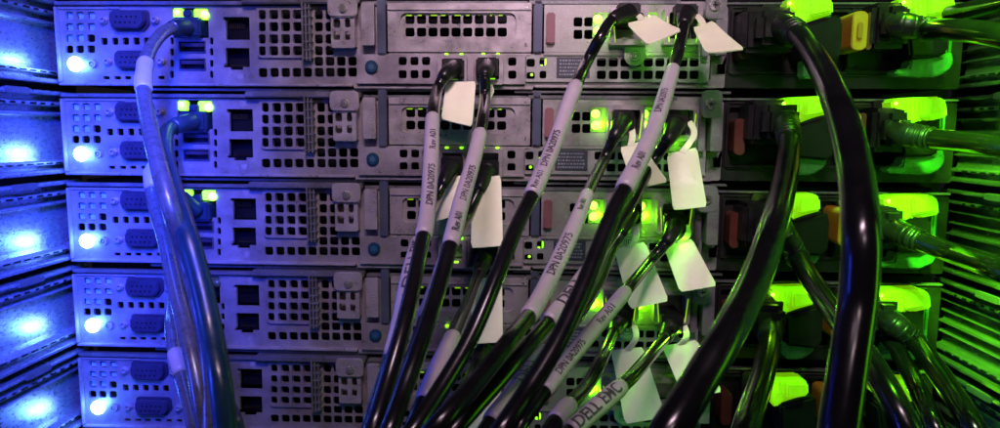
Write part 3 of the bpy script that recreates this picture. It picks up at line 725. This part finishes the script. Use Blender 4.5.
make_cable('data_cable', 'black cable from the lower port of the middle server, with a plain grey sleeve', 'cable', GD,
    [(484, 256, 10), (480, 270, 18), (470, 298, 'w', 12), (458, 325, 'w', 14), (446, 352, 'w', 16), (428, 392, 'w', 17), (410, 434, 'w', 18), (395, 470, 'w', 18)],
    DD, CABLE, ('small',), [((455, 338), (425, 400), None)],
    ([(473, 278, 12), (502, 278, 12), (503, 342, 22), (470, 344, 22)], None))
make_cable('data_cable', 'mostly hidden black cable from the fourth server, pale tab at the bottom edge', 'cable', GD,
    [(486, 344, 10), (478, 360, 18), (466, 385, 'w', 12), (450, 412, 'w', 14), (436, 440, 'w', 15), (425, 470, 'w', 15)],
    DD, CABLE, ('small',), (),
    ([(473, 366, 12), (502, 366, 12), (500, 428, 22), (462, 430, 22)], None))
# left bundle
GL = 'cables from the management ports'
make_cable('patch_cable', 'silver patch cable curving from the topmost server, white wrap at its first bend', 'cable', GL,
    [(188, 28, 3), (176, 27, 14), (163, 33, 24), (150, 50, 'w', 13), (144, 74, 'w', 14), (145, 105, 'w', 15), (155, 150, 'w', 17), (170, 205, 'w', 18), (187, 260, 'w', 17.5), (201, 310, 'w', 18), (209, 360, 'w', 18), (212, 432, 'w', 18.5), (212, 475, 'w', 18.5)],
    5.6, BRAID, ('rj',), [((146, 62), (143, 90), None)], pm=TEALP, boot=(4.2, 14))
make_cable('patch_cable', 'wide teal patch cable from the second server, lying over the silver ones', 'cable', GL,
    [(194, 122, 3), (182, 124, 12), (168, 130, 22), (164, 150, 'w', 17), (172, 185, 'w', 19), (186, 230, 'w', 21), (200, 280, 'w', 21.5), (211, 330, 'w', 22), (220, 380, 'w', 23), (226, 432, 'w', 23), (228, 475, 'w', 23)],
    6.6, TEAL, ('rj',), pm=TEALP, boot=(4.4, 14))
make_cable('patch_cable', 'silver patch cable with a white wrap level with the gap under the second server', 'cable', GL,
    [(197, 212, 3), (182, 196, 10), (165, 178, 14), (154, 168, 'w', 13), (153, 195, 'w', 13.5), (165, 240, 'w', 14.5), (176, 290, 'w', 15.5), (190, 345, 'w', 16.5), (200, 395, 'w', 17), (206, 434, 'w', 17), (208, 475, 'w', 17)],
    5.2, BRAID, ('rj',), [((153, 162), (154, 190), None)], pm=TEALP, boot=(4.2, 12))
make_cable('patch_cable', 'thin silver patch cable with a white wrap beside the lowest server video port', 'cable', GL,
    [(200, 292, 3), (188, 288, 8), (176, 292, 14), (172, 315, 'w', 13), (174, 345, 'w', 14), (182, 375, 'w', 14.5), (190, 405, 'w', 15), (196, 434, 'w', 15.5), (200, 475, 'w', 16)],
    5.0, BRAID, ('rj',), [((175, 350), (182, 374), None)], pm=TEALP, boot=(4.2, 10))
make_cable('patch_cable', 'teal patch cable at the bottom edge, outermost towards the network ports', 'cable', GL,
    [(206, 378, 3), (212, 384, 12), (222, 396, 18), (232, 415, 'w', 16), (238, 440, 'w', 17), (242, 475, 'w', 17)],
    5.6, TEAL, ('rj',), pm=TEALP, boot=(4.2, 10))
# power cords
GP = 'black power cords plugged into the power supplies'
PD = 8.6
make_cable('power_cord', 'thickest black power cord arching down from the topmost server, in front of everything', 'power cord', GP,
    [(781, 28, 22), (793, 30, 36), (807, 46, 'w', 22), (822, 70, 'w', 25), (838, 105, 'w', 29), (850, 145, 'w', 32), (858, 190, 'w', 35), (861, 240, 'w', 37), (858, 300, 'w', 37), (849, 360, 'w', 38), (838, 432, 'w', 39), (830, 480, 'w', 39)],
    PD, POWER, ('power', 1), seg=32)
make_cable('power_cord', 'black power cord from the second server sweeping down towards the data cables', 'power cord', GP,
    [(785, 122, 20), (788, 134, 34), (789, 150, 'w', 21), (784, 185, 'w', 24), (774, 225, 'w', 28), (755, 280, 'w', 31), (730, 330, 'w', 34), (700, 380, 'w', 36), (668, 432, 'w', 38), (640, 475, 'w', 38)],
    PD, POWER, ('power', 1), seg=32)
make_cable('power_cord', 'black power cord from the middle server slanting down behind the thickest cord', 'power cord', GP,
    [(778, 226, 20), (786, 238, 28), (797, 256, 'w', 19), (815, 286, 'w', 21), (838, 318, 'w', 23), (866, 356, 'w', 25), (890, 395, 'w', 27), (910, 434, 'w', 28), (930, 475, 'w', 28)],
    PD, POWER, ('power', 1), seg=28)
make_cable('power_cord', 'black power cord hanging straight down from the fourth server', 'power cord', GP,
    [(770, 318, 18), (770, 332, 28), (768, 352, 'w', 21), (760, 385, 'w', 24), (745, 430, 'w', 27), (735, 475, 'w', 28)],
    PD, POWER, ('power', 1), seg=24)
make_cable('power_cord', 'black power cord leaving level above the amber latch towards the green rails', 'power cord', GP,
    [(893, 25, 18), (906, 26, 28), (925, 29, 'w', 20), (955, 30, 'w', 22), (990, 34, 'w', 24), (1040, 42, 'w', 26), (1100, 52, 'w', 27)],
    PD, POWER, ('power', 2), seg=24)
make_cable('power_cord', 'black power cord leaving level from the second server towards the green rails', 'power cord', GP,
    [(893, 130, 18), (905, 134, 28), (925, 138, 'w', 20), (955, 141, 'w', 21), (1000, 146, 'w', 23), (1050, 152, 'w', 24)],
    PD, POWER, ('power', 2), seg=24)
make_cable('power_cord', 'black power cord dropping slightly from the middle server towards the green rails', 'power cord', GP,
    [(889, 228, 18), (902, 234, 28), (920, 241, 'w', 20), (955, 254, 'w', 21), (1000, 270, 'w', 24), (1050, 290, 'w', 25)],
    PD, POWER, ('power', 2), seg=24)
make_cable('power_cord', 'black power cord from the fourth server curving down beside the green rails', 'power cord', GP,
    [(884, 318, 18), (897, 326, 28), (915, 342, 'w', 19), (938, 372, 'w', 21), (960, 405, 'w', 23), (978, 436, 'w', 24), (1000, 475, 'w', 24)],
    PD, POWER, ('power', 2), seg=24)
make_cable('power_cord', 'thinner black cord slanting down beside the curving one, blue glint at its end', 'power cord', GP,
    [(880, 330, 10), (892, 342, 22), (906, 366, 'w', 17), (922, 398, 'w', 19), (938, 434, 'w', 20), (955, 475, 'w', 20)],
    7.4, POWER, None, seg=24)
make_cable('power_cord', 'glossy grey cord crossing the upper corner above the level power cord', 'power cord', GP,
    [(950, 14, 20), (972, 10, 34), (1000, 4, 'w', 19), (1040, -6, 'w', 21)],
    7.4, POWER, None, seg=24)
# ------------------------------------------------------------------ lights
def area(name, loc, target, size, power, col, spread=180, sizey=None):
    l = bpy.data.lights.new(name, 'AREA'); l.energy = power; l.color = col; l.size = size * S
    if sizey: l.shape = 'RECTANGLE'; l.size_y = sizey * S
    l.spread = math.radians(spread)
    o = bpy.data.objects.new(name, l); COL.objects.link(o); o.location = Vector(loc) * S
    o.rotation_euler = (Vector(target) - Vector(loc)).to_track_quat('-Z', 'Y').to_euler(); return o
def point(name, loc, power, col, r=1.5):
    l = bpy.data.lights.new(name, 'POINT'); l.energy = power; l.color = col; l.shadow_soft_size = r * S
    o = bpy.data.objects.new(name, l); COL.objects.link(o); o.location = Vector(loc) * S; return o
area('room_lamp', (10, -400, 330), (0, 0, 45), 130, .54, (1.0, .70, .86), spread=70, sizey=60)
area('desk_lamp', (60, -390, 130), (20, 0, 20), 50, .025, (1.0, .74, .80), spread=80, sizey=24)  # unseen lamp added for crisp highlights on cords and metal
area('blue_edge_lamp', (-236, -100, -60), (0, -60, -60), 24, .09, (.015, .03, 1.0), sizey=240)  # unseen fill added for blue left edges on cables and face
area('blue_lamp', (-40, -330, 150), (-270, 0, -60), 16, 1.3, (.02, .05, 1.0), spread=40, sizey=100)  # added fill that brightens the left rails; stands for no lamp
area('blue_rail_lamp', (-225, -110, 330), (-240, -25, -60), 14, .22, (.03, .09, 1.0), spread=50, sizey=30)  # added above the wall to draw blue streaks on the rails
area('blue_rim_lamp', (-240, -210, -90), (0, -125, -110), 20, .05, (.03, .07, 1.0), sizey=160, spread=50)  # added off to the side for blue rims on the cables
area('green_edge_lamp', (240, -190, -60), (100, -120, -60), 20, .045, (.18, 1.0, .01), sizey=240, spread=70)  # unseen fill added for green edges on the right cables
area('green_rail_lamp', (194, -110, 330), (213, -22, -60), 14, .6, (.16, 1.0, .002), spread=45, sizey=30)  # added high by the wall to light the right rail ridges green
area('green_lamp', (60, -300, 220), (262, -10, -80), 16, 1.2, (.13, 1.0, .003), spread=26, sizey=60)  # added fill for green bands on the right rails, no source there
for k in range(5):
    x, z = m(81.5, 154)
    point('status_glow', (XBL + x - 1, -7, ZBL - U * k + z), .03, (.06, .21, 1.0), 2.2)
    p = W(952, 112, 19)
    point('handle_glow', (p.x, p.y, p.z - U * (k - 1)), .0006, (.22, 1.0, .01), 1.2)
    for hx in (787, 898):
        p = W(hx, 105, 19.5)
        point('handle_light', (p.x, p.y, p.z - U * (k - 1)), .0016, (.40, 1.0, .02), .8)
    for hx in (651, 603):
        p = W(hx, 124, 5)
        point('link_glow', (p.x, p.y, p.z - U * (k - 1)), .006, (.25, 1.0, .01), .8)
    for hx in (655, 688):
        p = W(hx, 146, 16)
        point('port_glow', (p.x, p.y, p.z - U * (k - 1)), .0028, (.20, 1.0, .01), .5)  # points added in front of the cages to tint the pull tabs green
wd = bpy.data.worlds.new('World'); sc.world = wd; wd.use_nodes = True
wd.node_tree.nodes['Background'].inputs['Color'].default_value = (.30, .27, .36, 1)
wd.node_tree.nodes['Background'].inputs['Strength'].default_value = .02
# ------------------------------------------------------------------ camera object, view
c = bpy.data.cameras.new('Camera'); co = bpy.data.objects.new('Camera', c); COL.objects.link(co)
c.sensor_width = 36; c.lens = F / 1000 * 36; c.clip_start = .005; c.clip_end = 50
co.matrix_world = Matrix.Translation(CAM * S) @ (RC @ Matrix.Rotation(PI / 2, 3, 'X')).to_4x4()
sc.camera = co
c.dof.use_dof = True; c.dof.focus_distance = .29; c.dof.aperture_fstop = 20
sc.view_settings.view_transform = 'Standard'; sc.view_settings.look = 'None'; sc.view_settings.exposure = 0; sc.view_settings.gamma = 1
sc.cycles.use_denoising = True
sc.cycles.max_bounces = 6
sc.cycles.sample_clamp_indirect = 4
